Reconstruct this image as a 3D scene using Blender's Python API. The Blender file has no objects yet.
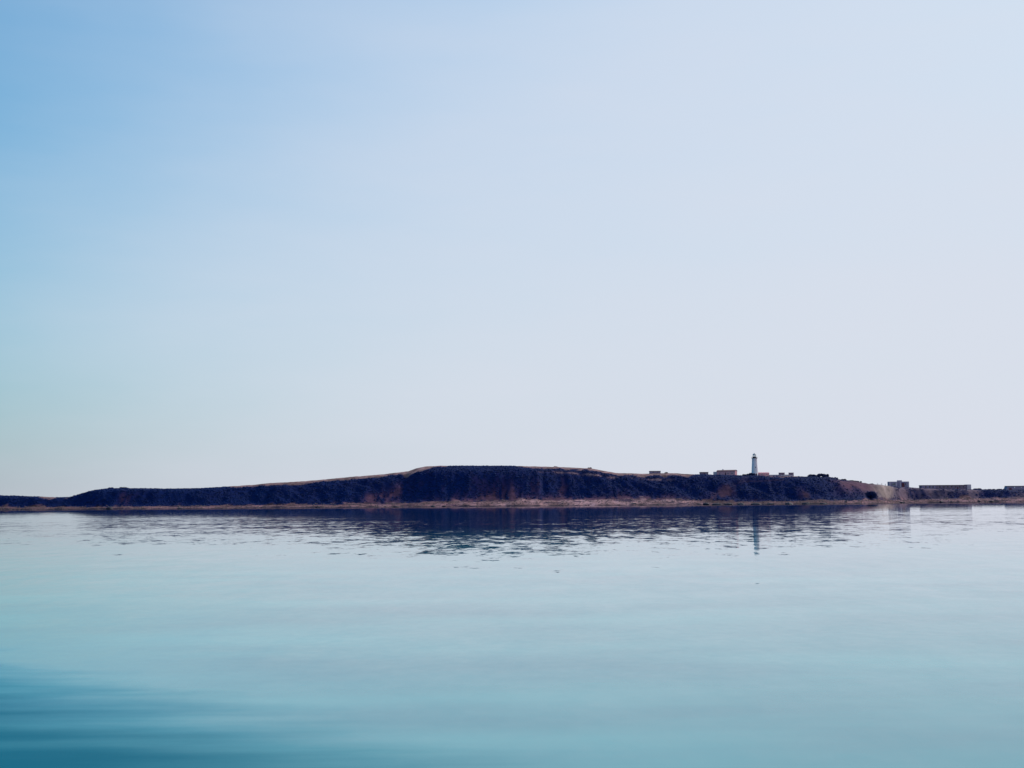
import bpy, bmesh, math, random
import numpy as np
from mathutils import Vector, Matrix, noise as mnoise

random.seed(7)
S = bpy.context.scene
COL = S.collection

# ------------------------------------------------------------------ camera
CAM_H = 2.5
FPX = 43.75 / 36 * 1024
PITCH = math.atan(120 / FPX)
ROLL = 0.0075
cam = bpy.data.cameras.new('camera')
cam.sensor_width = 36
cam.lens = 43.75
cam.clip_start = 0.1
cam.clip_end = 200000
cam_o = bpy.data.objects.new('camera', cam)
COL.objects.link(cam_o)
CROT = Matrix.Rotation(math.pi / 2 + PITCH, 3, 'X') @ Matrix.Rotation(-ROLL, 3, 'Z')
cam_o.location = (0, 0, CAM_H)
cam_o.rotation_euler = CROT.to_euler()
S.camera = cam_o

# ------------------------------------------------------------------ sky and sun
SUN_EL, SUN_AZ = 36.0, 50.0            # the sun stands behind the headland, off to the right
W = bpy.data.worlds.new('World')
S.world = W
W.use_nodes = True
wn, wl = W.node_tree.nodes, W.node_tree.links
sky = wn.new('ShaderNodeTexSky')
sky.sky_type = 'NISHITA'
sky.sun_disc = False
sky.sun_elevation = math.radians(SUN_EL)
sky.sun_rotation = math.radians(SUN_AZ)
sky.air_density, sky.dust_density, sky.ozone_density = 1.4, 2.5, 1.0
bg = wn['Background']
bg.inputs['Strength'].default_value = 0.0931
tint = wn.new('ShaderNodeMix'); tint.data_type = 'RGBA'; tint.blend_type = 'MULTIPLY'
tint.inputs['Factor'].default_value = 1
tint.inputs['B'].default_value = (0.0894, 1.0, 1.519, 1)
wl.new(sky.outputs[0], tint.inputs['A'])
# a thin sheet of high cirrostratus, thicker towards the sun and towards the horizon
tc = wn.new('ShaderNodeTexCoord')
sep = wn.new('ShaderNodeSeparateXYZ')
wl.new(tc.outputs['Generated'], sep.inputs[0])
def wmath(op, a, b=None, c=None):
    m = wn.new('ShaderNodeMath'); m.operation = op
    for i, v in enumerate((a, b, c)):
        if v is None: continue
        if isinstance(v, (int, float)): m.inputs[i].default_value = v
        else: wl.new(v, m.inputs[i])
    return m.outputs[0]
strk = wn.new('ShaderNodeMapping'); strk.inputs['Scale'].default_value = (2.2, 2.2, 9.0)
strk.inputs['Rotation'].default_value = (0, 0.12, 0)
wl.new(tc.outputs['Generated'], strk.inputs[0])
cir = wn.new('ShaderNodeTexNoise'); cir.inputs['Scale'].default_value = 1.6
cir.inputs['Detail'].default_value = 5; cir.inputs['Roughness'].default_value = 0.5
wl.new(strk.outputs[0], cir.inputs['Vector'])
q = wmath('MULTIPLY_ADD', sep.outputs[0], 4.3, 2.72)
q = wmath('MULTIPLY_ADD', sep.outputs[2], -4.653, q)
xx = wmath('MULTIPLY', sep.outputs[0], sep.outputs[0])
q = wmath('MULTIPLY_ADD', xx, -3.667, q)
cn = wmath('SUBTRACT', cir.outputs[0], 0.5)
q = wmath('MULTIPLY_ADD', cn, 1.2, q)
e = wmath('EXPONENT', wmath('MULTIPLY', q, -1.0))
fr = wmath('DIVIDE', 1.0, wmath('ADD', e, 1.0))
veil = wn.new('ShaderNodeMix'); veil.data_type = 'RGBA'
veil.inputs['B'].default_value = (7.6, 7.85, 8.82, 1)
wl.new(fr, veil.inputs['Factor'])
wl.new(tint.outputs['Result'], veil.inputs['A'])
wl.new(veil.outputs['Result'], bg.inputs['Color'])

sl = bpy.data.lights.new('sun', 'SUN')
sl.energy = 2.4
sl.angle = math.radians(0.5)
sl.color = (1.0, 0.93, 0.84)
so = bpy.data.objects.new('sun', sl)
COL.objects.link(so)
se, sa = math.radians(SUN_EL), math.radians(SUN_AZ)
sdir = Vector((math.cos(se) * math.sin(sa), math.cos(se) * math.cos(sa), math.sin(se)))
so.rotation_euler = sdir.to_track_quat('Z', 'Y').to_euler()
so.location = sdir * 500

S.view_settings.view_transform = 'Standard'
S.view_settings.look = 'None'
S.view_settings.exposure = 0.0
S.view_settings.gamma = 1.0
S.view_settings.use_curve_mapping = False

# ------------------------------------------------------------------ helpers
def ray(px, py):
    d = CROT @ Vector(((px - 512) / FPX, -(py - 384) / FPX, -1.0))
    return d / d.y

def at(px, py, Y):
    """the point seen at a pixel of the survey photograph, Y metres out"""
    d = ray(px, py)
    return Vector((d.x * Y, Y, CAM_H + d.z * Y))

def lattice(ix, iy, seed):
    h = (ix.astype(np.int64) * 374761393 + iy.astype(np.int64) * 668265263 + seed * 974711) & 0x7fffffff
    h = ((h ^ (h >> 13)) * 1274126177) & 0x7fffffff
    h = h ^ (h >> 16)
    return (h & 0xffff) / 65535.0

def vnoise(x, y, seed):
    x, y = np.broadcast_arrays(np.asarray(x, float), np.asarray(y, float))
    ix, iy = np.floor(x), np.floor(y)
    fx, fy = x - ix, y - iy
    fx = fx * fx * (3 - 2 * fx); fy = fy * fy * (3 - 2 * fy)
    a = lattice(ix, iy, seed); b = lattice(ix + 1, iy, seed)
    c = lattice(ix, iy + 1, seed); d = lattice(ix + 1, iy + 1, seed)
    return (a * (1 - fx) + b * fx) * (1 - fy) + (c * (1 - fx) + d * fx) * fy

def fbm(x, y, seed, octv=4):
    s, a, t = 0.0, 1.0, 0.0
    for o in range(octv):
        s = s + a * (vnoise(np.asarray(x) * 2 ** o, np.asarray(y) * 2 ** o, seed + 31 * o) - 0.5)
        t += a; a *= 0.5
    return s / t * 2

def sstep(a, b, x):
    t = np.clip((np.asarray(x, float) - a) / (b - a), 0, 1)
    return t * t * (3 - 2 * t)

def mesh_obj(name, verts, faces, mat=None, parent=None, smooth=False):
    me = bpy.data.meshes.new(name)
    me.from_pydata([tuple(v) for v in verts], [], faces)
    me.update()
    if mat: me.materials.append(mat)
    if smooth: me.polygons.foreach_set('use_smooth', [True] * len(me.polygons))
    o = bpy.data.objects.new(name, me)
    COL.objects.link(o)
    if parent: o.parent = parent
    return o

def np_mesh(name, v, f, mat, smooth=False, colour=None):
    """fast mesh from numpy arrays (all faces with the same vertex count)"""
    me = bpy.data.meshes.new(name)
    n, k = f.shape
    me.vertices.add(len(v)); me.loops.add(n * k); me.polygons.add(n)
    me.vertices.foreach_set('co', v.astype(np.float32).ravel())
    me.loops.foreach_set('vertex_index', f.astype(np.int32).ravel())
    me.polygons.foreach_set('loop_start', np.arange(0, n * k, k, dtype=np.int32))
    me.polygons.foreach_set('use_smooth', np.full(n, smooth))
    me.update(calc_edges=True)
    if colour is not None:
        a = me.attributes.new('ground_colour', 'FLOAT_COLOR', 'POINT')
        a.data.foreach_set('color', np.c_[colour, np.ones(len(v))].astype(np.float32).ravel())
    me.materials.append(mat)
    o = bpy.data.objects.new(name, me)
    COL.objects.link(o)
    return o

class MB:
    def __init__(self): self.v = []; self.f = []
    def box(self, x0, x1, y0, y1, z0, z1):
        i = len(self.v)
        self.v += [(x0, y0, z0), (x1, y0, z0), (x1, y1, z0), (x0, y1, z0), (x0, y0, z1), (x1, y0, z1), (x1, y1, z1), (x0, y1, z1)]
        self.f += [(i, i+3, i+2, i+1), (i+4, i+5, i+6, i+7), (i, i+1, i+5, i+4), (i+1, i+2, i+6, i+5), (i+2, i+3, i+7, i+6), (i+3, i, i+4, i+7)]
        return self
    def hull(self, pts, faces):
        i = len(self.v); self.v += pts; self.f += [tuple(i + k for k in f) for f in faces]; return self
    def lathe(self, prof, n=24, cx=0, cy=0):
        i = len(self.v)
        for r, z in prof:
            for k in range(n):
                a = 2 * math.pi * k / n
                self.v.append((cx + r * math.cos(a), cy + r * math.sin(a), z))
        m = len(prof)
        for j in range(m - 1):
            for k in range(n):
                k2 = (k + 1) % n
                self.f.append((i + j*n + k, i + j*n + k2, i + (j+1)*n + k2, i + (j+1)*n + k))
        self.f.append(tuple(i + k for k in range(n))[::-1])
        self.f.append(tuple(i + (m-1)*n + k for k in range(n)))
        return self
    def build(self, name, mat, parent=None, smooth=False):
        return mesh_obj(name, self.v, self.f, mat, parent, smooth)

def thing(name, label, cat, loc, rz=0.0, group=None):
    o = bpy.data.objects.new(name, None)
    COL.objects.link(o)
    o.location = loc; o.rotation_euler = (0, 0, rz)
    o['label'] = label; o['category'] = cat
    if group: o['group'] = group
    return o

# ------------------------------------------------------------------ materials
def new_mat(name):
    m = bpy.data.materials.new(name); m.use_nodes = True
    nt = m.node_tree
    return m, nt.nodes, nt.links, nt.nodes['Principled BSDF']

def noise_node(n, l, scale, detail=4, coord='Object', stretch=None, rough=0.5):
    t = n.new('ShaderNodeTexCoord'); out = t.outputs[coord]
    if stretch:
        mp = n.new('ShaderNodeMapping'); mp.inputs['Scale'].default_value = stretch
        l.new(out, mp.inputs[0]); out = mp.outputs[0]
    z = n.new('ShaderNodeTexNoise'); z.inputs['Scale'].default_value = scale
    z.inputs['Detail'].default_value = detail; z.inputs['Roughness'].default_value = rough
    l.new(out, z.inputs['Vector'])
    return z

def ramp(n, l, src, stops):
    r = n.new('ShaderNodeValToRGB')
    while len(r.color_ramp.elements) < len(stops): r.color_ramp.elements.new(0.5)
    for e_, (p, c) in zip(r.color_ramp.elements, stops):
        e_.position = p; e_.color = (*c, 1)
    l.new(src, r.inputs[0])
    return r

def mottled(name, c0, c1, scale, rough=0.85, bump=0.0, stretch=None):
    m, n, l, b = new_mat(name)
    z = noise_node(n, l, scale, 5, stretch=stretch)
    r = ramp(n, l, z.outputs[0], [(0.3, c0), (0.7, c1)])
    l.new(r.outputs[0], b.inputs['Base Color'])
    b.inputs['Roughness'].default_value = rough
    b.inputs['Specular IOR Level'].default_value = 0.25
    if bump:
        bp = n.new('ShaderNodeBump'); bp.inputs['Strength'].default_value = bump; bp.inputs['Distance'].default_value = 0.1
        l.new(z.outputs[0], bp.inputs['Height']); l.new(bp.outputs[0], b.inputs['Normal'])
    return m

M = {}
M['white'] = mottled('weathered_whitewash', (0.76, 0.68, 0.72), (0.83, 0.76, 0.80), 0.6, 0.8, 0.2, (1, 1, 0.25))
M['iron'] = mottled('dark_painted_iron', (0.02, 0.018, 0.035), (0.05, 0.045, 0.07), 2.0, 0.5)
M['copper'] = mottled('grey_lantern_roof', (0.46, 0.42, 0.42), (0.55, 0.50, 0.50), 2.0, 0.5)
M['pink'] = mottled('faded_pink_render', (0.62, 0.27, 0.31), (0.74, 0.38, 0.42), 0.5, 0.9, 0.3)
M['pale'] = mottled('pale_lime_render', (0.50, 0.41, 0.47), (0.62, 0.52, 0.57), 0.5, 0.9, 0.3)
M['grey'] = mottled('weathered_grey_concrete', (0.20, 0.165, 0.26), (0.30, 0.24, 0.36), 0.4, 0.9, 0.3)
M['stone'] = mottled('brown_rubble_stone', (0.16, 0.115, 0.18), (0.27, 0.19, 0.26), 0.6, 0.9, 0.5)
M['roof'] = mottled('dark_tile_roof', (0.05, 0.035, 0.05), (0.10, 0.07, 0.085), 1.5, 0.8, 0.4)
M['tile'] = mottled('faded_red_brown_tiles', (0.16, 0.075, 0.085), (0.26, 0.12, 0.13), 1.5, 0.85, 0.4)
M['redpaint'] = mottled('faded_red_door_paint', (0.10, 0.025, 0.04), (0.15, 0.04, 0.06), 2.0, 0.6)
M['trim'] = mottled('white_trim_paint', (0.60, 0.60, 0.62), (0.72, 0.72, 0.74), 2.0, 0.6)
M['bark'] = mottled('grey_brown_bark', (0.05, 0.04, 0.035), (0.10, 0.08, 0.07), 6.0, 0.95, 0.5)
M['rock'] = mottled('dark_wet_shore_rock', (0.012, 0.012, 0.03), (0.05, 0.04, 0.06), 1.2, 0.6, 0.6)
M['rock_pale'] = mottled('dry_pinkish_shore_rock', (0.13, 0.085, 0.09), (0.26, 0.18, 0.17), 1.2, 0.85, 0.6)
m, n, l, b = new_mat('dark_window_glass')
b.inputs['Base Color'].default_value = (0.012, 0.016, 0.03, 1); b.inputs['Roughness'].default_value = 0.08
M['glass'] = m
m, n, l, b = new_mat('pale_lantern_glass')
b.inputs['Base Color'].default_value = (0.75, 0.8, 0.82, 1); b.inputs['Roughness'].default_value = 0.05
b.inputs['Transmission Weight'].default_value = 0.85; b.inputs['IOR'].default_value = 1.05
M['lantern'] = m

def foliage(name, c0, c1):
    m, n, l, b = new_mat(name)
    z = noise_node(n, l, 0.045, 6, rough=0.6)
    r = ramp(n, l, z.outputs[0], [(0.3, c0), (0.7, c1)])
    l.new(r.outputs[0], b.inputs['Base Color'])
    b.inputs['Roughness'].default_value = 0.75
    b.inputs['Specular IOR Level'].default_value = 0.15
    return m
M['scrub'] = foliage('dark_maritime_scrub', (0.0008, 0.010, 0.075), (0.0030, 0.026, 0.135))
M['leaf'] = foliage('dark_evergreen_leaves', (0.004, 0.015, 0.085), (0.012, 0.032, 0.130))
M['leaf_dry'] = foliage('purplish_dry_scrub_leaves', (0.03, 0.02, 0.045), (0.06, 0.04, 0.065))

# ground: painted ground cover (scrub soil, dry grass, bare earth, shingle) broken up by fine mottling
m, n, l, b = new_mat('headland_ground')
at_ = n.new('ShaderNodeAttribute'); at_.attribute_name = 'ground_colour'
z1 = noise_node(n, l, 0.22, 6, rough=0.65)
z2 = noise_node(n, l, 1.1, 4)
r1 = ramp(n, l, z1.outputs[0], [(0.28, (0.45, 0.42, 0.45)), (0.5, (1, 1, 1)), (0.75, (1.35, 1.28, 1.25))])
r2 = ramp(n, l, z2.outputs[0], [(0.3, (0.7, 0.7, 0.7)), (0.7, (1.2, 1.2, 1.2))])
mx = n.new('ShaderNodeMix'); mx.data_type = 'RGBA'; mx.blend_type = 'MULTIPLY'; mx.inputs['Factor'].default_value = 1
l.new(at_.outputs['Color'], mx.inputs['A']); l.new(r1.outputs[0], mx.inputs['B'])
my = n.new('ShaderNodeMix'); my.data_type = 'RGBA'; my.blend_type = 'MULTIPLY'; my.inputs['Factor'].default_value = 1
l.new(mx.outputs['Result'], my.inputs['A']); l.new(r2.outputs[0], my.inputs['B'])
l.new(my.outputs['Result'], b.inputs['Base Color'])
b.inputs['Roughness'].default_value = 0.95; b.inputs['Specular IOR Level'].default_value = 0.1
bp = n.new('ShaderNodeBump'); bp.inputs['Strength'].default_value = 0.6; bp.inputs['Distance'].default_value = 0.5
l.new(z1.outputs[0], bp.inputs['Height']); l.new(bp.outputs[0], b.inputs['Normal'])
M['ground'] = m

# ------------------------------------------------------------------ water
m, n, l, b = new_mat('calm_sea_water')
geo = n.new('ShaderNodeNewGeometry')
def slope_layer(size_x, size_y, amp, detail, seed):
    mp = n.new('ShaderNodeMapping')
    mp.inputs['Scale'].default_value = (1 / size_x, 1 / size_y, 1)
    mp.inputs['Location'].default_value = (seed * 3.7, seed * 1.9, seed)
    mp.inputs['Rotation'].default_value = (0, 0, 0.05 * (seed - 2))
    l.new(geo.outputs['Position'], mp.inputs[0])
    z = n.new('ShaderNodeTexNoise'); z.inputs['Scale'].default_value = 1; z.inputs['Detail'].default_value = detail
    z.inputs['Roughness'].default_value = 0.5
    l.new(mp.outputs[0], z.inputs['Vector'])
    s = n.new('ShaderNodeVectorMath'); s.operation = 'SUBTRACT'; s.inputs[1].default_value = (0.5, 0.5, 0.5)
    l.new(z.outputs['Color'], s.inputs[0])
    k = n.new('ShaderNodeVectorMath'); k.operation = 'MULTIPLY'; k.inputs[1].default_value = (amp * 0.6, amp, 0)
    l.new(s.outputs[0], k.inputs[0])
    return k.outputs[0]
def vadd(a, c):
    s = n.new('ShaderNodeVectorMath'); s.operation = 'ADD'
    l.new(a, s.inputs[0]); l.new(c, s.inputs[1]); return s.outputs[0]
sm = vadd(slope_layer(1.0, 2.8, 0.034, 3, 1), slope_layer(0.25, 0.35, 0.024, 2, 2))
sm = vadd(sm, slope_layer(16.0, 9.0, 0.014, 2, 3))
# calmer and rougher patches, tens of metres across
pz = n.new('ShaderNodeTexNoise'); pz.inputs['Scale'].default_value = 1; pz.inputs['Detail'].default_value = 3
pm = n.new('ShaderNodeMapping'); pm.inputs['Scale'].default_value = (1/90, 1/25, 1)
l.new(geo.outputs['Position'], pm.inputs[0]); l.new(pm.outputs[0], pz.inputs['Vector'])
pr = n.new('ShaderNodeMapRange'); pr.inputs['From Min'].default_value = 0.35; pr.inputs['From Max'].default_value = 0.65
pr.inputs['To Min'].default_value = 0.55; pr.inputs['To Max'].default_value = 1.25
l.new(pz.outputs[0], pr.inputs[0])
sp = n.new('ShaderNodeSeparateXYZ'); l.new(geo.outputs['Position'], sp.inputs[0])
lee = n.new('ShaderNodeMapRange'); lee.interpolation_type = 'SMOOTHSTEP'      # the water lies calmer in the lee of the headland
lee.inputs['From Min'].default_value = 70; lee.inputs['From Max'].default_value = 330
lee.inputs['To Min'].default_value = 1.0; lee.inputs['To Max'].default_value = 0.36
l.new(sp.outputs[1], lee.inputs[0])
ml = n.new('ShaderNodeMath'); ml.operation = 'MULTIPLY'
l.new(pr.outputs[0], ml.inputs[0]); l.new(lee.outputs[0], ml.inputs[1])
sc = n.new('ShaderNodeVectorMath'); sc.operation = 'SCALE'
l.new(sm, sc.inputs[0]); l.new(ml.outputs[0], sc.inputs['Scale'])
up = n.new('ShaderNodeVectorMath'); up.operation = 'ADD'; up.inputs[1].default_value = (0, 0, 1)
l.new(sc.outputs[0], up.inputs[0])
nm = n.new('ShaderNodeVectorMath'); nm.operation = 'NORMALIZE'
l.new(up.outputs[0], nm.inputs[0])
l.new(nm.outputs[0], b.inputs['Normal'])
# a cat's paw: ruffled water close by on the left, its edge drawn out into bands
cp = n.new('ShaderNodeMapping'); cp.inputs['Scale'].default_value = (1/5, 1/1.1, 1)
l.new(geo.outputs['Position'], cp.inputs[0])
cz = n.new('ShaderNodeTexNoise'); cz.inputs['Scale'].default_value = 1; cz.inputs['Detail'].default_value = 4
l.new(cp.outputs[0], cz.inputs['Vector'])
def nmath(op, a, b_, c=None):
    k = n.new('ShaderNodeMath'); k.operation = op
    for i_, v_ in enumerate((a, b_, c)):
        if v_ is None: continue
        if isinstance(v_, (int, float)): k.inputs[i_].default_value = v_
        else: l.new(v_, k.inputs[i_])
    return k.outputs[0]
paw = nmath('ADD', sp.outputs[0], sp.outputs[1])
paw = nmath('MULTIPLY_ADD', cz.outputs[0], 6.0, paw)
pw = n.new('ShaderNodeMapRange'); pw.interpolation_type = 'SMOOTHSTEP'
pw.inputs['From Min'].default_value = 9.6; pw.inputs['From Max'].default_value = 16.6
pw.inputs['To Min'].default_value = 1.0; pw.inputs['To Max'].default_value = 0.0
l.new(paw, pw.inputs[0])
bz = n.new('ShaderNodeTexNoise'); bz.inputs['Scale'].default_value = 1; bz.inputs['Detail'].default_value = 4
bq = n.new('ShaderNodeMapping'); bq.inputs['Scale'].default_value = (1/9, 1/3.5, 1)
l.new(geo.outputs['Position'], bq.inputs[0]); l.new(bq.outputs[0], bz.inputs['Vector'])
shoal = ramp(n, l, bz.outputs[0], [(0.30, (0.012, 0.245, 0.285)), (0.70, (0.07, 0.42, 0.42))])
wr = n.new('ShaderNodeMix'); wr.data_type = 'RGBA'; wr.inputs['B'].default_value = (0.0, 0.155, 0.20, 1)  # darker body colour imitates the dimmed near-left corner
l.new(pw.outputs[0], wr.inputs['Factor']); l.new(shoal.outputs[0], wr.inputs['A'])
far_dark = n.new('ShaderNodeMapRange'); far_dark.interpolation_type = 'SMOOTHSTEP'      # body colour darkened far out so the land's reflection reads darker
far_dark.inputs['From Min'].default_value = 35; far_dark.inputs['From Max'].default_value = 150
l.new(sp.outputs[1], far_dark.inputs[0])
dm_ = n.new('ShaderNodeMix'); dm_.data_type = 'RGBA'; dm_.inputs['B'].default_value = (0.0, 0.03, 0.10, 1)
l.new(far_dark.outputs[0], dm_.inputs['Factor']); l.new(wr.outputs['Result'], dm_.inputs['A'])
lean = n.new('ShaderNodeVectorMath'); lean.operation = 'SCALE'; lean.inputs[0].default_value = (0.0, -0.20, 0.0)   # tilt put in so the patch reflects less sky, from higher up
l.new(pw.outputs[0], lean.inputs['Scale'])
far = n.new('ShaderNodeMapRange'); far.inputs['From Min'].default_value = 100; far.inputs['From Max'].default_value = 260
l.new(sp.outputs[1], far.inputs[0])
far_tilt = n.new('ShaderNodeVectorMath'); far_tilt.operation = 'SCALE'; far_tilt.inputs[0].default_value = (0.0, -0.0058, 0.0)   # constant tilt added far out to shorten the shore's reflection
l.new(far.outputs[0], far_tilt.inputs['Scale'])
l.new(vadd(vadd(sc.outputs[0], lean.outputs[0]), far_tilt.outputs[0]), up.inputs[0])
l.new(dm_.outputs['Result'], b.inputs['Base Color'])
ro = n.new('ShaderNodeMapRange'); ro.inputs['To Min'].default_value = 0.03; ro.inputs['To Max'].default_value = 0.16
l.new(pw.outputs[0], ro.inputs[0]); l.new(ro.outputs[0], b.inputs['Roughness'])
b.inputs['IOR'].default_value = 1.333
M['water'] = m
w = mesh_obj('water', [(-60000, -3000, 0), (60000, -3000, 0), (60000, 90000, 0), (-60000, 90000, 0)], [(0, 1, 2, 3)], M['water'])
w['kind'] = 'structure'

# ------------------------------------------------------------------ headland terrain
SKY = [(-160, 494), (-60, 495), (0, 495.6), (40, 496.8), (62, 497.6), (78, 497.2), (86, 494.6), (100, 490.2), (112, 488.8), (125, 488.6), (180, 489.0),
       (205, 488.4), (232, 486.6), (256, 485.0), (272, 483.2), (300, 481.9), (320, 480.2), (345, 477.8), (384, 474.6), (395, 473.2), (408, 471.6),
       (416, 468.8), (425, 466.8), (440, 466.2), (512, 466.2), (555, 467.2), (590, 468.8), (605, 471.6), (615, 473.3), (640, 474.0), (670, 473.4),
       (690, 474.6), (730, 475.6), (756, 475.9), (785, 476.4), (800, 477.0), (826, 477.4), (832, 479.4), (845, 481.0), (858, 482.8), (864, 484.2),
       (875, 484.8), (888, 487.0), (909, 487.9), (921, 488.8), (971, 489.8), (1005, 490.2), (1024, 489.6), (1100, 490.5), (1200, 493)]
BEACH = [(-160, 3.0), (0, 3.2), (80, 3.0), (120, 3.0), (200, 3.0), (300, 3.2), (380, 4.0), (440, 5.2), (520, 6.2), (600, 6.4), (680, 6.2), (705, 3.4),
         (780, 2.8), (830, 4.2), (900, 4.0), (960, 5.5), (990, 4.6), (1024, 6.0), (1200, 6.0)]
skx = np.array([p[0] for p in SKY], float); sky_y = np.array([p[1] for p in SKY], float)
bex = np.array([p[0] for p in BEACH], float); be_y = np.array([p[1] for p in BEACH], float)
BW, SH = 22.0, 34.0

def px_of(x, y):                 # column the photograph shows a ground point in (roll is negligible here)
    return 512 + np.asarray(x) / np.asarray(y) * FPX
def shore(x):
    x = np.asarray(x, float)
    return 1240 + 170 * sstep(330, 470, x) - 16 * np.exp(-((x - 300) / 90) ** 2) + 14 * fbm(x / 90, 0 * x + .3, 5, 4) + 2.5 * fbm(x / 9, 0 * x, 6, 3)
def cliff_width(x):
    return 14 + 34 * sstep(-520, -150, x) * (1 - sstep(330, 420, x))
def ridge_y(x): return shore(x) + BW + cliff_width(x) + SH
def ridge_z(x):
    Y = ridge_y(x); px = px_of(x, Y)
    py = np.interp(px, skx, sky_y)
    hor = 504 - ROLL * (px - 512)
    return CAM_H + (hor - py) / FPX * Y
def frac(x, y):
    d = y - shore(x); return np.clip((d - BW) / cliff_width(x), 0, 1)

def height(x, y):
    x = np.asarray(x, float); y = np.asarray(y, float)
    d = y - shore(x); cw = cliff_width(x); Z = ridge_z(x)
    px = px_of(x, y)
    zb = np.minimum(np.interp(px, bex, be_y), Z * 0.6)
    z = np.where(d < 0, 0.16 * d, zb * np.clip(d / BW, 0, 1) ** 0.8)
    v = np.clip((d - BW) / cw, 0, 1)
    prof = 0.45 * v + 0.55 * v * v * (3 - 2 * v)
    z = z + (0.90 * Z - zb) * prof
    s = np.clip((d - BW - cw) / SH, 0, 1)
    z = z + 0.10 * Z * (1 - (1 - s) ** 2)
    back = np.clip(d - BW - cw - SH, 0, None)
    z = z - 0.035 * back - np.where(back > 160, (back - 160) * 0.35, 0)
    # gullies and spurs on the slope, small hummocks everywhere
    amp = np.clip((Z - zb) / 30, 0, 1)
    sk = x + 0.75 * d * np.sign(fbm(x / 120, 0 * x, 16, 1)) * np.clip(np.abs(fbm(x / 120, 0 * x, 16, 1)) * 4, 0, 1)
    g = fbm(sk / 34, d / 60, 11, 4)
    g2 = fbm(sk / 9, d / 18, 12, 3)
    z = z + (6.5 * g + 1.6 * g2) * amp * (4 * v * (1 - v)) 
    z = z + 0.5 * fbm(x / 6, y / 6, 13, 3) * np.clip(d / 8, 0, 1) * (0.6 + 0.4 * (s < .5)) + 0.3 * fbm(x / 2.6, y / 2.6, 15, 2) * (s > .3)
    z = z + 0.45 * fbm(x / 3.5, y / 3.5, 14, 2) * ((d > 0) & (d < BW + 4))
    return np.maximum(z, -5)

def smooth_height(x, y):
    d = y - shore(x); cw = cliff_width(x); Z = ridge_z(x)
    v = np.clip((d - BW) / cw, 0, 1); s = np.clip((d - BW - cw) / SH, 0, 1)
    return 4 + (0.9 * Z - 4) * (0.45 * v + 0.55 * v * v * (3 - 2 * v)) + 0.1 * Z * (1 - (1 - s) ** 2)

def ground_z(x, y): return float(height(np.array([x]), np.array([y]))[0])

xs = np.arange(-700, 860, 1.3)
ts = np.r_[np.linspace(-18, 0, 7)[:-1], np.linspace(0, 130, 88), np.linspace(133, 420, 60)]
X, Tm = np.meshgrid(xs, ts)
Yg = shore(X) + Tm
Zg = height(X, Yg)
nx, ny = len(xs), len(ts)
idx = np.arange(nx * ny).reshape(ny, nx)
F = np.stack([idx[:-1, :-1], idx[:-1, 1:], idx[1:, 1:], idx[1:, :-1]], -1).reshape(-1, 4)

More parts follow.
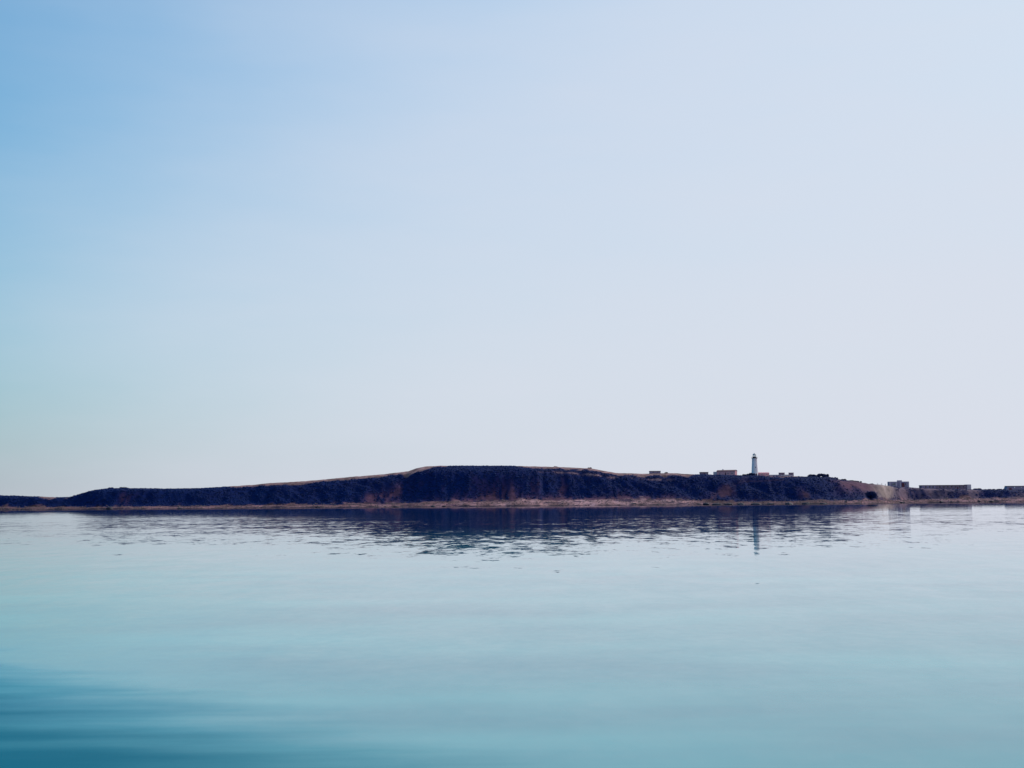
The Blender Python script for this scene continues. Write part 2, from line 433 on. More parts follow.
def cover(x, y):
    """what grows or lies on the ground: 0 scrub, 1 dry grass, 2 bare earth, 3 shingle (weights)"""
    d = y - shore(x); cw = cliff_width(x); px = px_of(x, y)
    v = np.clip((d - BW) / cw, 0, 1); s = np.clip((d - BW - cw) / SH, 0, 1)
    n1 = fbm(x / 22, y / 22, 21, 4); n2 = fbm(x / 8, y / 14, 22, 4); n3 = fbm(x / 50, y / 30, 23, 3)
    def band(a, b_, c=8): return sstep(a - c, a + c, px) * (1 - sstep(b_ - c, b_ + c, px))
    # dry grass rim along the top
    rim = band(236, 436, 8) * 0.9 + band(512, 690, 10) * 1.0 + 0.25 * band(40, 80, 6) + 0.35 * band(765, 800, 5)
    rim = rim + band(404, 440, 5) * 0.5 - 0.75 * band(450, 512, 10)
    T = (3.2 * band(236, 404, 14) + 5.5 * band(404, 428, 5) + 2.2 * band(428, 446, 4) + 2.6 * band(520, 590, 8) + 3.6 * band(590, 690, 6) + 0.7 * band(40, 80, 6) + 1.2 * band(765, 800, 5))
    below = ridge_z(x) - smooth_height(x, y)
    dry = sstep(T + .8, T - .8, below + 2.6 * n2 + 1.2 * n1) * (T > .3)
    strip = band(540, 672, 14) * np.exp(-((below - 6.2 - 1.5 * n3) / 1.0) ** 2) * (0.35 + 1.2 * n2)
    dry = np.clip(np.maximum(dry, strip), 0, 1)
    pw_ = px + 12 * n1 + 5 * n2; vw_ = v + .22 * n2
    # bare reddish earth: gully sides on the slope
    def blob(pxc, w_, vc, h_, k=1.0, skew=0.0):
        return k * np.exp(-(((pw_ - pxc - skew * (vw_ - vc)) / w_) ** 2 + ((vw_ - vc) / h_) ** 2))
    bare = (blob(380, 13, .12, .34, 1.1, 26) + blob(398, 8, .35, .3, .6, 10) + blob(490, 16, .05, .30, 1.0, 10) + blob(510, 8, .2, .3, .8) + blob(555, 26, .0, .14, .8)
            + blob(604, 20, .0, .12, .7) + blob(620, 7, .15, .22, .7) + blob(650, 16, 0, .16, .8) + blob(716, 7, .34, .5, 1.0, 34) + blob(723, 6, .42, .14, 1.0) + blob(748, 12, .1, .12, .5)
            + blob(798, 4, .3, .22, .8) + blob(450, 22, .02, .1, .7) + blob(535, 4, .4, .3, .6) + blob(560, 4, .5, .3, .4) + blob(128, 5, .5, .4, .6))
    rill = fbm(x / 3.2, y / 40, 25, 3)
    bare = bare * np.clip(0.75 + 1.1 * n2 + 1.0 * rill, 0, 1.6)
    bare = bare * 1.25 + band(430, 700, 30) * (1 - sstep(.05, .34, v)) * np.clip(.35 + 1.3 * n2 + .8 * rill, 0, .8)
    bare = bare + blob(846, 14, .75, .35, 1.0) + blob(864, 14, .9, .5, 1.1) + blob(882, 12, .9, .9, 1.6) + sstep(884, 905, px) * np.clip(0.55 + 1.0 * n1 + .9 * n2 + .5 * rill, 0, 1)
    bare = bare * (1 - np.exp(-((px - 870) / 6) ** 2) * (v < .5)) 
    bare = bare + 0.14 * sstep(.25, .6, n2 + n1 * .6) * band(380, 720, 30)
    bare = bare * (1 - 0.9 * band(978, 1008, 5) * ((v > .12)))
    bare = np.clip(bare, 0, 1) * (d > BW * .7)
    track = np.exp(-((v - .86) / .022) ** 2) * band(742, 784, 4) * 0.6
    bare = np.maximum(bare, track)
    nb = fbm(x / 11, y / 9, 24, 4)
    sh = (1 - sstep(BW * 0.85, BW * 1.1, d + 6 * n2 + 9 * nb))
    return dry, bare, sh, n1, n2, n3, px, v, d

def ground_colour(x, y):
    dry, bare, sh, n1, n2, n3, px, v, d = cover(x, y)
    def C(*c): return np.array(c)[None, None, :]
    K = lambda a: a[..., None]
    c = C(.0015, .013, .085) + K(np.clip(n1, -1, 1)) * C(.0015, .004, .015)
    earth = C(.105, .045, .080) * (1 - K(sstep(860, 890, px))) + C(.150, .092, .125) * K(sstep(860, 890, px))
    earth = earth * (1 + .35 * K(n1) + .3 * K(n2))
    sandy = np.exp(-((px - 883) / 10) ** 2) * (v > .2)
    earth = earth * (1 - K(sandy)) + C(.34, .25, .235) * K(sandy) * (1 + .5 * K(n2))
    c = c * (1 - K(bare)) + earth * K(bare)
    grass = C(.29, .160, .155) * (1 + .8 * K(n2) + .7 * K(fbm(x / 4, y / 5, 41, 3)))
    c = c * (1 - K(dry)) + grass * K(dry)
    shing = C(.29, .145, .155) * (1 + .6 * K(n1) + .6 * K(n2))
    pale_mid = sstep(440, 520, px) * (1 - sstep(690, 705, px))  # shingle is paler along this middle stretch
    shing = shing * (1 + K(pale_mid) * C(.5, .6, .5))
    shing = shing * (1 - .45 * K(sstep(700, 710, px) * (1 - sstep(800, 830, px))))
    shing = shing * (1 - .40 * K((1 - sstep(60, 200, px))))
    patch = sstep(.08, .40, fbm(x / 13, y / 5, 33, 4) + .16 * (1 - sstep(300, 440, px)))              # weed and rock ledges between the shingle
    shing = shing * (1 - .8 * K(patch) * C(1, 1, .8))
    wet = 1 - sstep(0.5, 4.5, d + 4 * n2 + 3 * fbm(x / 20, 0 * x, 44, 3) - 1.5 * (1 - sstep(250, 420, px)))
    shing = shing * (1 - .8 * K(wet)) + C(.01, .012, .03) * K(wet) * .8
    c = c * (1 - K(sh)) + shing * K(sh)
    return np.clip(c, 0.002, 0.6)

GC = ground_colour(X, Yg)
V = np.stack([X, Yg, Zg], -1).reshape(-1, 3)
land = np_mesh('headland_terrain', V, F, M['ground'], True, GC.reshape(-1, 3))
land['kind'] = 'structure'

# ------------------------------------------------------------------ low scrub that covers the slopes as one mass
rng = np.random.default_rng(3)
bm = bmesh.new(); bmesh.ops.create_icosphere(bm, subdivisions=1, radius=1.0)
iv = np.array([v_.co[:] for v_ in bm.verts]); iF = np.array([[v_.index for v_ in f_.verts] for f_ in bm.faces]); bm.free()
N = 90000
sx_ = rng.uniform(-690, 850, N); st = rng.uniform(BW * .9, 150, N)
sy_ = shore(sx_) + st
dry, bare, sh, n1, n2, n3, pxs, v_, d_ = cover(sx_, sy_)
keep = rng.random(N) < np.clip(1.0 - 1.15 * bare - 1.3 * dry - 1.5 * sh, 0.0, 1) * (0.75 + .6 * n1)
keep &= ~((pxs > 695) & (pxs < 800) & (st > 100))
sx_, sy_, st = sx_[keep], sy_[keep], st[keep]
sz_ = height(sx_, sy_)
n_ = len(sx_)
crest = np.clip((st - BW - cliff_width(sx_)) / SH, 0, 1)
rad = rng.uniform(.4, 1.0, n_) * (1 - .35 * crest)
vv = iv[None] * (1 + .22 * rng.standard_normal((n_, len(iv), 1)).clip(-1.5, 1.5))
vv = vv * np.stack([rad * rng.uniform(.8, 1.3, n_), rad * rng.uniform(.8, 1.3, n_), rad * rng.uniform(.35, .65, n_)], -1)[:, None, :]
vv = vv + np.stack([sx_, sy_, sz_ + rad * .15], -1)[:, None, :]
ff = iF[None] + (np.arange(n_) * len(iv))[:, None, None]
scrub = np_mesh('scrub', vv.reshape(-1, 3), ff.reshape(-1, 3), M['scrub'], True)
scrub['kind'] = 'stuff'
scrub['label'] = 'dark low scrub covering the slopes of the headland'

# cobbles and pebbles strewn over the foreshore
N = 9000
sx_ = rng.uniform(-690, 850, N); st = rng.uniform(-1, BW * 1.1, N); sy_ = shore(sx_) + st
sz_ = height(sx_, sy_)
rad = .18 + .55 * rng.random(N) ** 3
vv = iv[None] * (1 + .25 * rng.standard_normal((N, len(iv), 1)).clip(-1.5, 1.5)) * (rad[:, None, None] * np.array([1.3, 1.2, .7]))
vv = vv + np.stack([sx_, sy_, sz_ + rad * .15], -1)[:, None, :]
ff = iF[None] + (np.arange(N) * len(iv))[:, None, None]
shing = np_mesh('shingle', vv.reshape(-1, 3), ff.reshape(-1, 3), M['rock_pale'])
shing['kind'] = 'stuff'
shing['label'] = 'cobbles and pebbles strewn along the foreshore'

# ------------------------------------------------------------------ lighthouse
def on_ridge(px, back=0.0):
    """ground point on the crest in a given column"""
    Y = 1330.0
    for _ in range(12):
        x = ray(px, 480).x * Y
        Y = float(ridge_y(np.array([x]))[0]) + back
    x = ray(px, 480).x * Y
    return Vector((x, Y, ground_z(x, Y)))
def ppm(Y): return FPX / Y      # pixels per metre

p = on_ridge(755, 4)
top = at(755, 453.0, p.y).z
H = top - (p.z - 0.6)
lh = thing('lighthouse', 'tall white tapering lighthouse tower with dark gallery on the crest of the headland', 'lighthouse', (p.x, p.y, p.z - 0.6))
hb = H * 0.775                  # underside of the gallery
r0, r1 = 3.6, 2.6
MB().lathe([(r0 + .35, 0), (r0 + .35, 1.0), (r0, 1.25), (r0 * .93, hb * .3), (r1 * 1.06, hb * .75), (r1, hb - .7), (r1 + .15, hb - .4), (r1 + .35, hb)], 32).build('tower', M['white'], lh, True)
g = MB().lathe([(r1 + .52, hb + .003), (r1 + .58, hb + .12), (r1 + .58, hb + .4), (r1 + .48, hb + .45)], 32).build('gallery', M['iron'], lh)
rl = MB()
for k in range(16):
    a = 2 * math.pi * k / 16
    cx, cy = (r1 + .42) * math.cos(a), (r1 + .42) * math.sin(a)
    rl.box(cx - .05, cx + .05, cy - .05, cy + .05, hb + .44, hb + 1.5)
for zz in (0.95, 1.5):
    rr = r1 + .42
    i0 = len(rl.v)
    for k in range(24):
        a = 2 * math.pi * k / 24
        for (dr, dz) in ((-.04, 0), (.04, 0), (.04, .08), (-.04, .08)):
            rl.v.append(((rr + dr) * math.cos(a), (rr + dr) * math.sin(a), hb + zz + dz))
    for k in range(24):
        for j in range(4):
            rl.f.append((i0 + k*4 + j, i0 + ((k+1) % 24)*4 + j, i0 + ((k+1) % 24)*4 + (j+1) % 4, i0 + k*4 + (j+1) % 4))
rl.build('railing', M['iron'], g)
hl = hb + .46
MB().lathe([(1.9, hl), (1.9, hl + 1.25), (1.75, hl + 1.3)], 24).build('murette', M['iron'], lh)
MB().lathe([(1.62, hl + 1.31), (1.62, hl + 2.75)], 16).build('lantern_glass', M['lantern'], lh, False)
for k in range(8):
    mu = MB()
    a = 2 * math.pi * k / 8
    cx, cy = 1.7 * math.cos(a), 1.7 * math.sin(a)
    mu.box(cx - .05, cx + .05, cy - .05, cy + .05, hl + 1.3, hl + 2.76)
    mu.build('glazing_bar', M['trim'], lh)
dome = [(1.95, hl + 2.765), (2.0, hl + 2.95)]
dz = H - (hl + 2.95) - .5
for k in range(1, 7):
    a = math.pi / 2 * k / 6.4
    dome.append((1.9 * math.cos(a), hl + 2.95 + dz * math.sin(a)))
dm = MB().lathe(dome, 24).build('dome', M['copper'], lh, True)
MB().lathe([(.28, hl + 2.9 + dz), (.32, hl + 3.15 + dz), (.12, hl + 3.4 + dz), (.05, H + .5)], 10).build('finial', M['copper'], dm, True)
for zf, ang in ((.16, -1.9), (.50, -1.45)):
    rr = r0 + (r1 - r0) * zf
    ww = MB().box(-.35, .35, -.12, .25, -.6, .6).build('window', M['glass'], lh)
    ww.location = ((rr + .08) * math.cos(ang), (rr + .08) * math.sin(ang), hb * zf); ww.rotation_euler = (0, 0, ang + math.pi / 2)
    MB().box(-.45, .45, -.2, .2, -.75, -.603).build('sill', M['trim'], ww)
dr_ = MB().box(-.6, .6, -.12, .4, 0, 2.3).build('door', M['redpaint'], lh)
dr_.location = (1.0, -(r0 + .30), 0.7)

# ------------------------------------------------------------------ houses
def windows(root, xs_, z0, z1, y, w_=1.0, mat='glass', frame='trim'):
    for xw in xs_:
        o = MB().box(xw - w_/2, xw + w_/2, y - .03, y + .12, z0, z1).build('window', M[mat], root)
        fr_ = MB()
        fr_.box(xw - w_/2 - .12, xw - w_/2 - .003, y - .06, y + .12, z0 - .12, z1 + .12)
        fr_.box(xw + w_/2 + .003, xw + w_/2 + .12, y - .06, y + .12, z0 - .12, z1 + .12)
        fr_.box(xw - w_/2, xw + w_/2, y - .06, y + .12, z1 + .003, z1 + .12)
        fr_.box(xw - w_/2, xw + w_/2, y - .06, y + .12, z0 - .12, z0 - .003)
        fr_.build('frame', M[frame], o)

def gable_roof(x0, x1, y0, y1, z, h, over=.4, t=.22):
    m_ = MB(); ym = (y0 + y1) / 2
    a = [(x0 - over, y0 - over, z), (x0 - over, ym, z + h), (x0 - over, y1 + over, z), (x0 - over, y1 + over, z + t), (x0 - over, ym, z + h + t), (x0 - over, y0 - over, z + t)]
    b_ = [(x1 + over, q_[1], q_[2]) for q_ in a]
    m_.v = a + b_
    m_.f = [tuple(range(6))[::-1], tuple(range(6, 12))] + [(i, (i + 1) % 6, 6 + (i + 1) % 6, 6 + i) for i in range(6)]
    return m_

def gable_wall(x0, x1, y0, y1, z0, z, h):
    ym = (y0 + y1) / 2
    m_ = MB()
    m_.v = [(x0, y0, z0), (x0, y1, z0), (x0, y1, z), (x0, ym, z + h - .02), (x0, y0, z), (x1, y0, z0), (x1, y1, z0), (x1, y1, z), (x1, ym, z + h - .02), (x1, y0, z)]
    m_.f = [(4, 3, 2, 1, 0), (5, 6, 7, 8, 9), (0, 5, 9, 4), (1, 2, 7, 6), (0, 1, 6, 5), (2, 3, 8, 7), (3, 4, 9, 8)]
    return m_

def site(px0, px1, pytop, back, sink=.5):
    """base point, width and height for a building seen between two columns up to a given row"""
    p_ = on_ridge((px0 + px1) / 2, back)
    w_ = (px1 - px0) / ppm(p_.y)
    zl = min(ground_z(p_.x + k * w_ / 2, p_.y) for k in (-1, -.5, 0, .5, 1)) - sink
    h_ = at((px0 + px1) / 2, pytop, p_.y).z - zl
    return Vector((p_.x, p_.y, zl)), w_, h_

# keeper's house
p, w_, h = site(716.5, 735.5, 469.9, 2)
r = thing('cottage', 'long pink rendered cottage with dark tiled roof left of the lighthouse', 'house', p, -.5)
e_ = h * .78
gable_wall(-w_/2, w_/2, 0, 7, 0, e_, h - e_).build('wall', M['pink'], r)
rf = gable_roof(-w_/2, w_/2, 0, 7, e_ + .003, h - e_ - .2).build('roof', M['tile'], r)
MB().box(-w_*.24, -w_*.24 + 1.1, 2.9, 4.1, h - .9, h + .9).build('chimney', M['pale'], rf)
windows(r, [-w_*.33, w_*.12, w_*.34], e_ * .45, e_ * .72, 0, .9)
MB().box(-.9, .2, -.05, .12, .5, e_ * .75).build('door', M['redpaint'], r)
MB().box(-w_/2 - 4.2, -w_/2 - .003, .8, 5.5, 0, e_ * .95).build('lean_to', M['pale'], r)

# hut left of it
p, w_, h = site(700.5, 708.5, 472.0, 2)
r = thing('shed', 'small dark flat roofed stone shed left of the pink cottage', 'shed', p, .06)
MB().box(-w_/2, w_/2, 0, 4.5, 0, h - .35).build('wall', M['stone'], r)
MB().box(-w_/2 - .3, w_/2 + .3, -.3, 4.8, h - .347, h).build('roof', M['roof'], r)
MB().box(-.5, .5, -.05, .1, .5, h * .72).build('door', M['redpaint'], r)
windows(r, [w_*.28], h * .45, h * .68, 0, .8)

# pink outbuilding and yard wall right of the tower
p, w_, h = site(759.5, 769.5, 472.2, 3)
r = thing('outbuilding', 'low pink outbuilding with shallow roof just right of the lighthouse', 'outbuilding', p, .1)
e_ = h * .75
gable_wall(-w_/2, w_/2, 0, 6, 0, e_, h - e_).build('wall', M['pink'], r)
gable_roof(-w_/2, w_/2, 0, 6, e_ + .003, h - e_ - .2, .3, .18).build('roof', M['pink'], r)
windows(r, [-w_*.25, w_*.25], e_ * .5, e_ * .8, 0, .8)
p = on_ridge(781, -3); w_ = 24 / ppm(p.y)
r = thing('yard_wall', 'low pale stone yard wall running right from the lighthouse', 'wall', (p.x, p.y, p.z - .8), -.03)
MB().box(-w_/2, w_/2, 0, .5, 0, 2.0).build('wall_face', M['pale'], r)
MB().box(-w_/2 - .08, w_/2 + .08, -.08, .58, 2.003, 2.2).build('coping', M['stone'], r)
for a0, a1, rz, lab in ((780.2, 785, .2, 'left of two tiny stone huts on the crest right of the lighthouse'), (789.2, 793.8, -.1, 'right of two tiny stone huts on the crest right of the lighthouse')):
    p, w_, h = site(a0, a1, 472.6, 5)
    r = thing('stone_hut', lab, 'hut', p, rz, 'stone huts right of the lighthouse')
    MB().box(-w_/2, w_/2, 0, 4, 0, h - .3).build('wall', M['stone'], r)
    MB().box(-w_/2 - .25, w_/2 + .25, -.25, 4.25, h - .297, h).build('roof', M['roof'], r)
    MB().box(-.4, .4, -.05, .1, .5, h * .7).build('door', M['iron'], r)

# low block on the ridge
p, w_, h = site(650.2, 660.8, 470.9, 2)
r = thing('bunker', 'low dark flat roofed concrete block on the ridge above the central slope', 'bunker', p, .05)
MB().box(-w_/2, w_/2, 0, 6, 0, h - .4).build('wall', M['grey'], r)
MB().box(-w_/2 - .3, w_/2 + .3, -.3, 6.3, h - .397, h).build('roof', M['roof'], r)
windows(r, [-w_*.2, w_*.2], h * .55, h * .72, 0, 1.4, frame='grey')

# square block house by the sandy bank
p, w_, h = site(889.3, 908.6, 482.0, 0)
r = thing('block_house', 'square grey block house with short rooftop stair head beside the sandy bank', 'house', p, -.12)
MB().box(-w_/2, w_/2, 0, 11, 0, h - .003).build('wall', M['grey'], r)
pa = MB(); t_ = .3
pa.box(-w_/2 - .05, w_/2 + .05, -.05, t_, h, h + .55); pa.box(-w_/2 - .05, w_/2 + .05, 11 - t_, 11.05, h, h + .55)
pa.box(-w_/2 - .05, -w_/2 + t_, t_ + .003, 11 - t_ - .003, h, h + .55); pa.box(w_/2 - t_, w_/2 + .05, t_ + .003, 11 - t_ - .003, h, h + .55)
pa.build('parapet', M['pale'], r)
MB().box(-w_*.06, w_*.16, 2, 6, h, h + 2.0).build('stair_head', M['grey'], r)
for k in (-.46, -.14, .06, .45):
    MB().box(w_*k - .5, w_*k + .5, -.22, -.003, 0, h - .1).build('pilaster', M['pale'], r)
windows(r, [-w_*.3, -w_*.22], h * .5, h * .8, 0, 1.2)
windows(r, [w_*.33], h * .5, h * .8, 0, 1.4)
MB().box(w_*.13, w_*.27, -.06, .1, h * .15, h * .85).build('shutter', M['redpaint'], r)

# long wall-like building
p, w_, h = site(921.3, 970.8, 484.9, 0)
r = thing('storehouse', 'very long low stone storehouse with flat roof above the right hand shore', 'storehouse', p, .02)
MB().box(-w_/2, w_*.42, 0, 9, 0, h - .5).build('wall', M['stone'], r)
MB().box(-w_/2 - .3, w_*.42, -.35, 9.3, h - .497, h - .1).build('roof', M['roof'], r)
MB().box(-w_/2 - .03, -w_*.22, -.3, -.003, 0, h - .6).build('shade_panel', M['grey'], r)  # grey sheet stands in for shade on the left third of the wall
MB().box(w_*.42 + .003, w_/2, -.6, 9.4, 0, h + .3).build('end_block', M['pale'], r)
windows(r, [w_ * k for k in (-.42, -.34, -.27, -.13, -.05, .03, .11, .19, .27, .35)], h * .5, h * .78, -.3 if False else 0, 1.5, frame='stone')
for o in list(r.children):
    if o.name.startswith('window') and o.bound_box[0][0] < -w_*.22: o.location.y = -.3
MB().box(w_*.22, w_*.24, -.06, .1, .4, h * .62).build('door', M['redpaint'], r)

# building cut by the frame on the right
p, w_, h = site(1006.5, 1030, 485.8, 0)
r = thing('boathouse', 'dark boathouse with sloping end and one bright white window at the far right', 'boathouse', p, .03)
mb = MB()
mb.v = [(-w_/2 - 1.2, 0, 0), (w_/2, 0, 0), (w_/2, 9, 0), (-w_/2 - 1.2, 9, 0), (-w_/2 + 1.0, .6, h - .4), (w_/2, .6, h - .4), (w_/2, 8.4, h - .4), (-w_/2 + 1.0, 8.4, h - .4)]
mb.f = [(0, 3, 2, 1), (4, 5, 6, 7), (0, 1, 5, 4), (1, 2, 6, 5), (2, 3, 7, 6), (3, 0, 4, 7)]
mb.build('wall', M['grey'], r)
MB().box(-w_/2 + .6, w_/2 + .3, .2, 8.8, h - .397, h).build('roof', M['roof'], r)
for k, mt in ((-.17, 'trim'), (.12, 'pale'), (.32, 'glass')):
    o = MB().box(w_*k - .65, w_*k + .65, .1, .55, h * .52, h * .8).build('window', M[mt], r)
MB().box(-w_*.4, -w_*.3, .02, .4, .3, h * .55).build('door', M['redpaint'], r)

# marker posts on the sandy bank
for px, hh, lab in ((877.4, 1.7, 'short left post of three posts on the pale sandy bank'), (881.6, 3.0, 'tall middle post of three posts on the pale sandy bank'), (885.2, 2.4, 'right post of three posts on the sandy bank, nearest the block house')):
    p = on_ridge(px, 1)
    r = thing('marker_post', lab, 'post', (p.x, p.y, p.z - .3), 0, 'marker posts on the sandy bank')
    MB().lathe([(.28, 0), (.22, hh)], 10).build('shaft', M['stone'], r)
    MB().lathe([(.34, hh + .003), (.34, hh + .25), (.1, hh + .5)], 10).build('cap', M['pale'], r)

# ------------------------------------------------------------------ shrubs and trees one can tell apart
def crown_mesh(w_, d_, h, seed, leaf=.42, dens=1.0):
    g = np.random.default_rng(seed)
    lobes = max(5, int(w_ * 1.3))
    cx = g.uniform(-.42, .42, lobes) * w_; cy = g.uniform(-.4, .4, lobes) * d_
    cz = h * (0.35 + .35 * g.random(lobes)) * (1 - .5 * (np.abs(cx) / (w_ * .5)) ** 2)
    lr = np.minimum(h - cz, h * .45) * g.uniform(.75, 1.0, lobes)
    V_, F_ = [], []
    for k in range(lobes):
        cnt = int(90 * dens * (lr[k] / 1.2) ** 1.6) + 40
        u = g.standard_normal((cnt, 3)); u /= np.linalg.norm(u, axis=1)[:, None]
        rr = lr[k] * (.55 + .5 * g.random(cnt) ** .6)
        c = u * rr[:, None] * np.array([1.25, 1.25, 1.0]) + np.array([cx[k], cy[k], cz[k]])
        c[:, 2] = np.maximum(c[:, 2], .15)
        t1 = g.standard_normal((cnt, 3)); t1 /= np.linalg.norm(t1, axis=1)[:, None]
        t2 = np.cross(t1, g.standard_normal((cnt, 3))); t2 /= np.linalg.norm(t2, axis=1)[:, None]
        s_ = leaf * g.uniform(.6, 1.3, cnt)[:, None]
        q_ = np.stack([c - t1*s_, c - t2*s_*.6, c + t1*s_, c + t2*s_*.6], 1)
        F_.append(np.arange(cnt * 4).reshape(-1, 4) + sum(len(a) for a in V_)); V_.append(q_.reshape(-1, 3))
    return np.concatenate(V_), np.concatenate(F_)

def shrub(name, label, cat, p, w_, h, seed, mat='leaf', trunk=True, group=None, d_=None):
    r = thing(name, label, cat, p, 0, group)
    v_, f_ = crown_mesh(w_, d_ or w_ * .8, h, seed)
    o = np_mesh('crown', v_, f_, M[mat]); o.parent = r
    g = random.Random(seed)
    for k in range(3 if w_ > 4 else 2):
        x0, y0 = g.uniform(-.12, .12) * w_, g.uniform(-.1, .1) * w_
        x1, y1 = x0 + g.uniform(-.15, .15) * w_, y0 + g.uniform(-.1, .1) * w_
        tr = MB(); i0 = 0; n8 = 8
        for (xa, ya, za, ra) in ((x0, y0, -.5, .22), ((x0+x1)/2, (y0+y1)/2, h * .3, .15), (x1, y1, h * .7, .06)):
            for j in range(n8):
                a = 2 * math.pi * j / n8
                tr.v.append((xa + ra * math.cos(a), ya + ra * math.sin(a), za))
        for s_ in range(2):
            for j in range(n8):
                tr.f.append((i0 + s_*n8 + j, i0 + s_*n8 + (j+1) % n8, i0 + (s_+1)*n8 + (j+1) % n8, i0 + (s_+1)*n8 + j))
        tr.build('stem', M['bark'], r, True)
    return r

# px, pixel width, height in metres, back, label
for i, (px, pw, hh, back, nm_, mat, lab) in enumerate([
        (812.5, 9, 3.4, 0, 'shrub', 'leaf', 'dark rounded shrub at the left of the crest clump right of the lighthouse'),
        (820.5, 10, 4.2, 0, 'tree', 'leaf', 'tallest dark bushy tree on the crest right of the lighthouse'),
        (826.5, 5, 3.8, 1, 'tree', 'leaf', 'narrow dark tree at the right end of the crest clump, where the land drops'),
        (834, 8, 2.6, 0, 'shrub', 'leaf', 'dark low shrub on the crest just below the tall bushy clump'),
        (843, 9, 1.8, 0, 'shrub', 'leaf_dry', 'purplish low shrub at the upper end of the sloping crest hedge'),
        (851, 9, 1.8, 0, 'shrub', 'leaf_dry', 'purplish low shrub midway along the sloping crest hedge'),
        (858.5, 5, 2.2, 0, 'shrub', 'leaf', 'small dark shrub at the lower end of the sloping crest hedge'),
        (750.5, 8, 3.2, -4, 'shrub', 'leaf', 'dark shrub hiding the foot of the lighthouse'),
        (745, 5, 1.6, -4, 'shrub', 'leaf_dry', 'small purplish shrub between the pink cottage and the lighthouse'),
        (872, 6, 1.2, 0, 'shrub', 'leaf_dry', 'small dry shrub at the top edge of the pale sandy bank'),
        (555.5, 4, 1.3, 2, 'shrub', 'leaf_dry', 'lone small shrub on the grassy crown of the highest hill'),
        (590, 5, 1.3, 2, 'shrub', 'leaf_dry', 'small shrub on the grassy edge where the highest hill starts to fall'),
        (111, 6, 1.8, 0, 'shrub', 'leaf', 'dark shrub on the round knoll at the left end of the headland'),
        (124, 8, 1.9, 0, 'shrub', 'leaf', 'broad dark shrub on the knoll, above the pale gully at the left'),
        (666.5, 3.5, 1.6, 0, 'shrub', 'leaf_dry', 'small shrub beside the right end of the concrete block on the ridge'),
        (978, 9, 1.8, -3, 'shrub', 'leaf', 'dark shrub touching the right end of the long storehouse'),
        (989, 11, 1.5, -4, 'shrub', 'leaf', 'dark shrub midway between the long storehouse and the boathouse'),
        (1000, 11, 1.7, -4, 'shrub', 'leaf', 'dark shrub against the sloping left end of the boathouse')]):
    p = on_ridge(px, back); p.z -= .25
    shrub(nm_, lab, nm_, p, pw / ppm(p.y), hh, 100 + i, mat)
# big dark bush low on the slope under the sandy bank
Y = 1290.0
for _ in range(10):
    x = ray(870, 494).x * Y; Y = float(shore(np.array([x]))[0]) + BW + 4
shrub('shrub', 'large dark triangular bush low on the slope below the sandy bank', 'shrub', Vector((x, Y, ground_z(x, Y) - .3)), 12, 7.0, 140, 'scrub')

# ------------------------------------------------------------------ boulders along the waterline
def boulder(px, d, sx, sz, seed, mat, label):
    Y = 1240.0
    for _ in range(10):
        x = ray(px, 500).x * Y; Y = float(shore(np.array([x]))[0]) + d
    b_ = bmesh.new(); bmesh.ops.create_icosphere(b_, subdivisions=3, radius=1)
    off = Vector((seed * 7.1, seed * 3.3, seed))
    for v_ in b_.verts:
        c = v_.co.copy()
        k = 1 + .35 * mnoise.noise(c * 1.1 + off) + .14 * mnoise.noise(c * 3.1 + off)
        v_.co = Vector((c.x * sx * k, c.y * sx * .8 * k, max(c.z, -.4) * sz * k))
    me = bpy.data.meshes.new('boulder'); b_.to_mesh(me); b_.free(); me.materials.append(M[mat])
    o = bpy.data.objects.new('boulder', me); COL.objects.link(o)
    o.location = (x, Y, max(ground_z(x, Y), -.2) + sz * .25); o.rotation_euler = (0, 0, seed)
    o['label'] = label; o['category'] = 'rock'; o['group'] = 'boulders along the waterline'
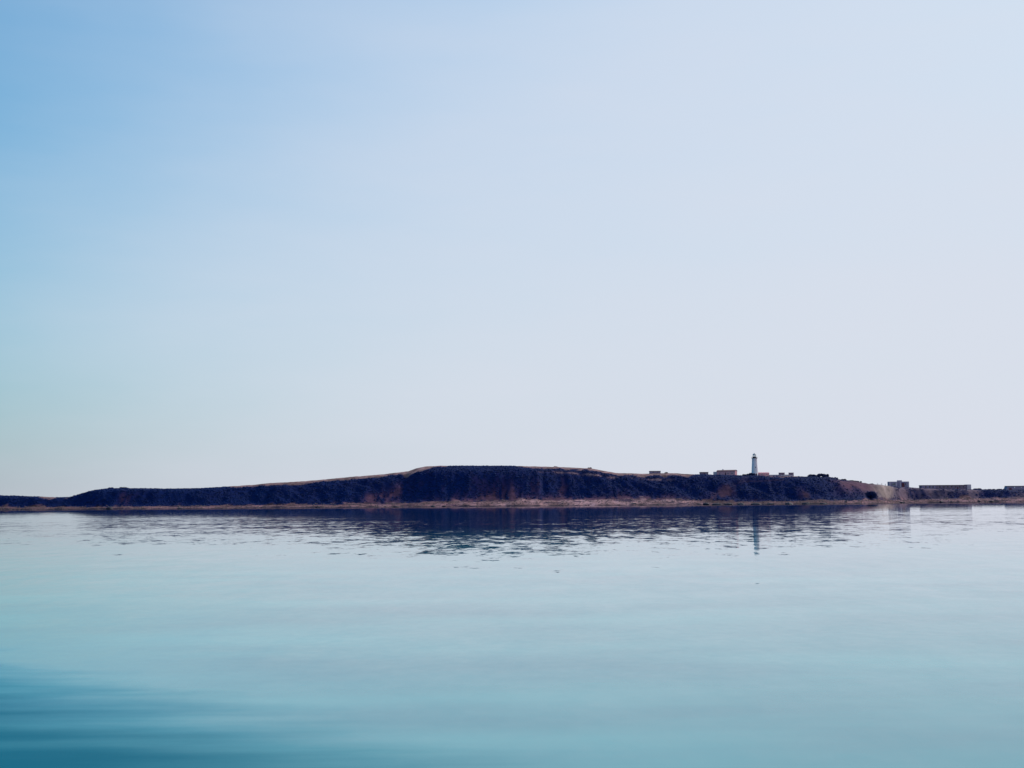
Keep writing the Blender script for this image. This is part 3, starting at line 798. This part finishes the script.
for i, a in enumerate([
        (110, 2, 3.2, 1.7, 'rock', 'dark boulder cutting the pale shore below the left hand knoll'),
        (180, 1, 3.6, .8, 'rock', 'low dark ledge of rock at the water below the long left slope'),
        (318, 2, 2.4, 1.0, 'rock', 'dark boulder on the shore left of the first red gully'),
        (396, 1, 3.8, .9, 'rock', 'flat dark rock at the water right under the first red gully'),
        (433, 1, 2.8, 1.0, 'rock', 'dark rock at the water below the left shoulder of the highest hill'),
        (444, 1, 2.0, .9, 'rock', 'smaller dark rock next to the rock below the highest hill'),
        (634, 5, 3.0, .9, 'rock', 'dark rock lying on the palest stretch of beach'),
        (706, 1, 4.2, 1.6, 'rock', 'dark boulder where the pale beach ends, left of the lighthouse'),
        (716, 0, 4.4, 1.5, 'rock', 'dark waterline boulder below the pink cottage'),
        (728, 0, 4.6, 1.4, 'rock', 'long dark waterline boulder between cottage and lighthouse'),
        (741, 0, 4.2, 1.5, 'rock', 'dark waterline boulder just left of the lighthouse reflection'),
        (756, 0, 4.8, 1.4, 'rock', 'dark waterline boulder directly under the lighthouse'),
        (770, 0, 4.2, 1.4, 'rock', 'dark waterline boulder just right of the lighthouse reflection'),
        (789, 0, 4.6, 1.6, 'rock', 'dark waterline boulder below the two tiny huts'),
        (806, 0, 4.4, 1.5, 'rock', 'dark waterline boulder left of the crest trees'),
        (823, 0, 3.6, 1.2, 'rock', 'dark waterline boulder below the tallest crest tree'),
        (846, 6, 1.8, 1.2, 'rock_pale', 'pale boulder on the shore below the sloping hedge'),
        (901, 2, 4.0, 1.1, 'rock', 'dark flat rock on the shore below the block house'),
        (941, 3, 1.8, .9, 'rock', 'dark stone on the shore below the left half of the storehouse'),
        (951, 3, 1.4, .8, 'rock', 'small dark stone on the shore below the middle of the storehouse'),
        (979, 4, 1.8, 1.3, 'rock', 'upright dark stone on the shore right of the storehouse'),
        (991, 4, 3.0, 1.0, 'rock', 'broad dark stone on the shore left of the boathouse')]):
    boulder(a[0], a[1], a[2], a[3], i + 1, a[4], a[5])
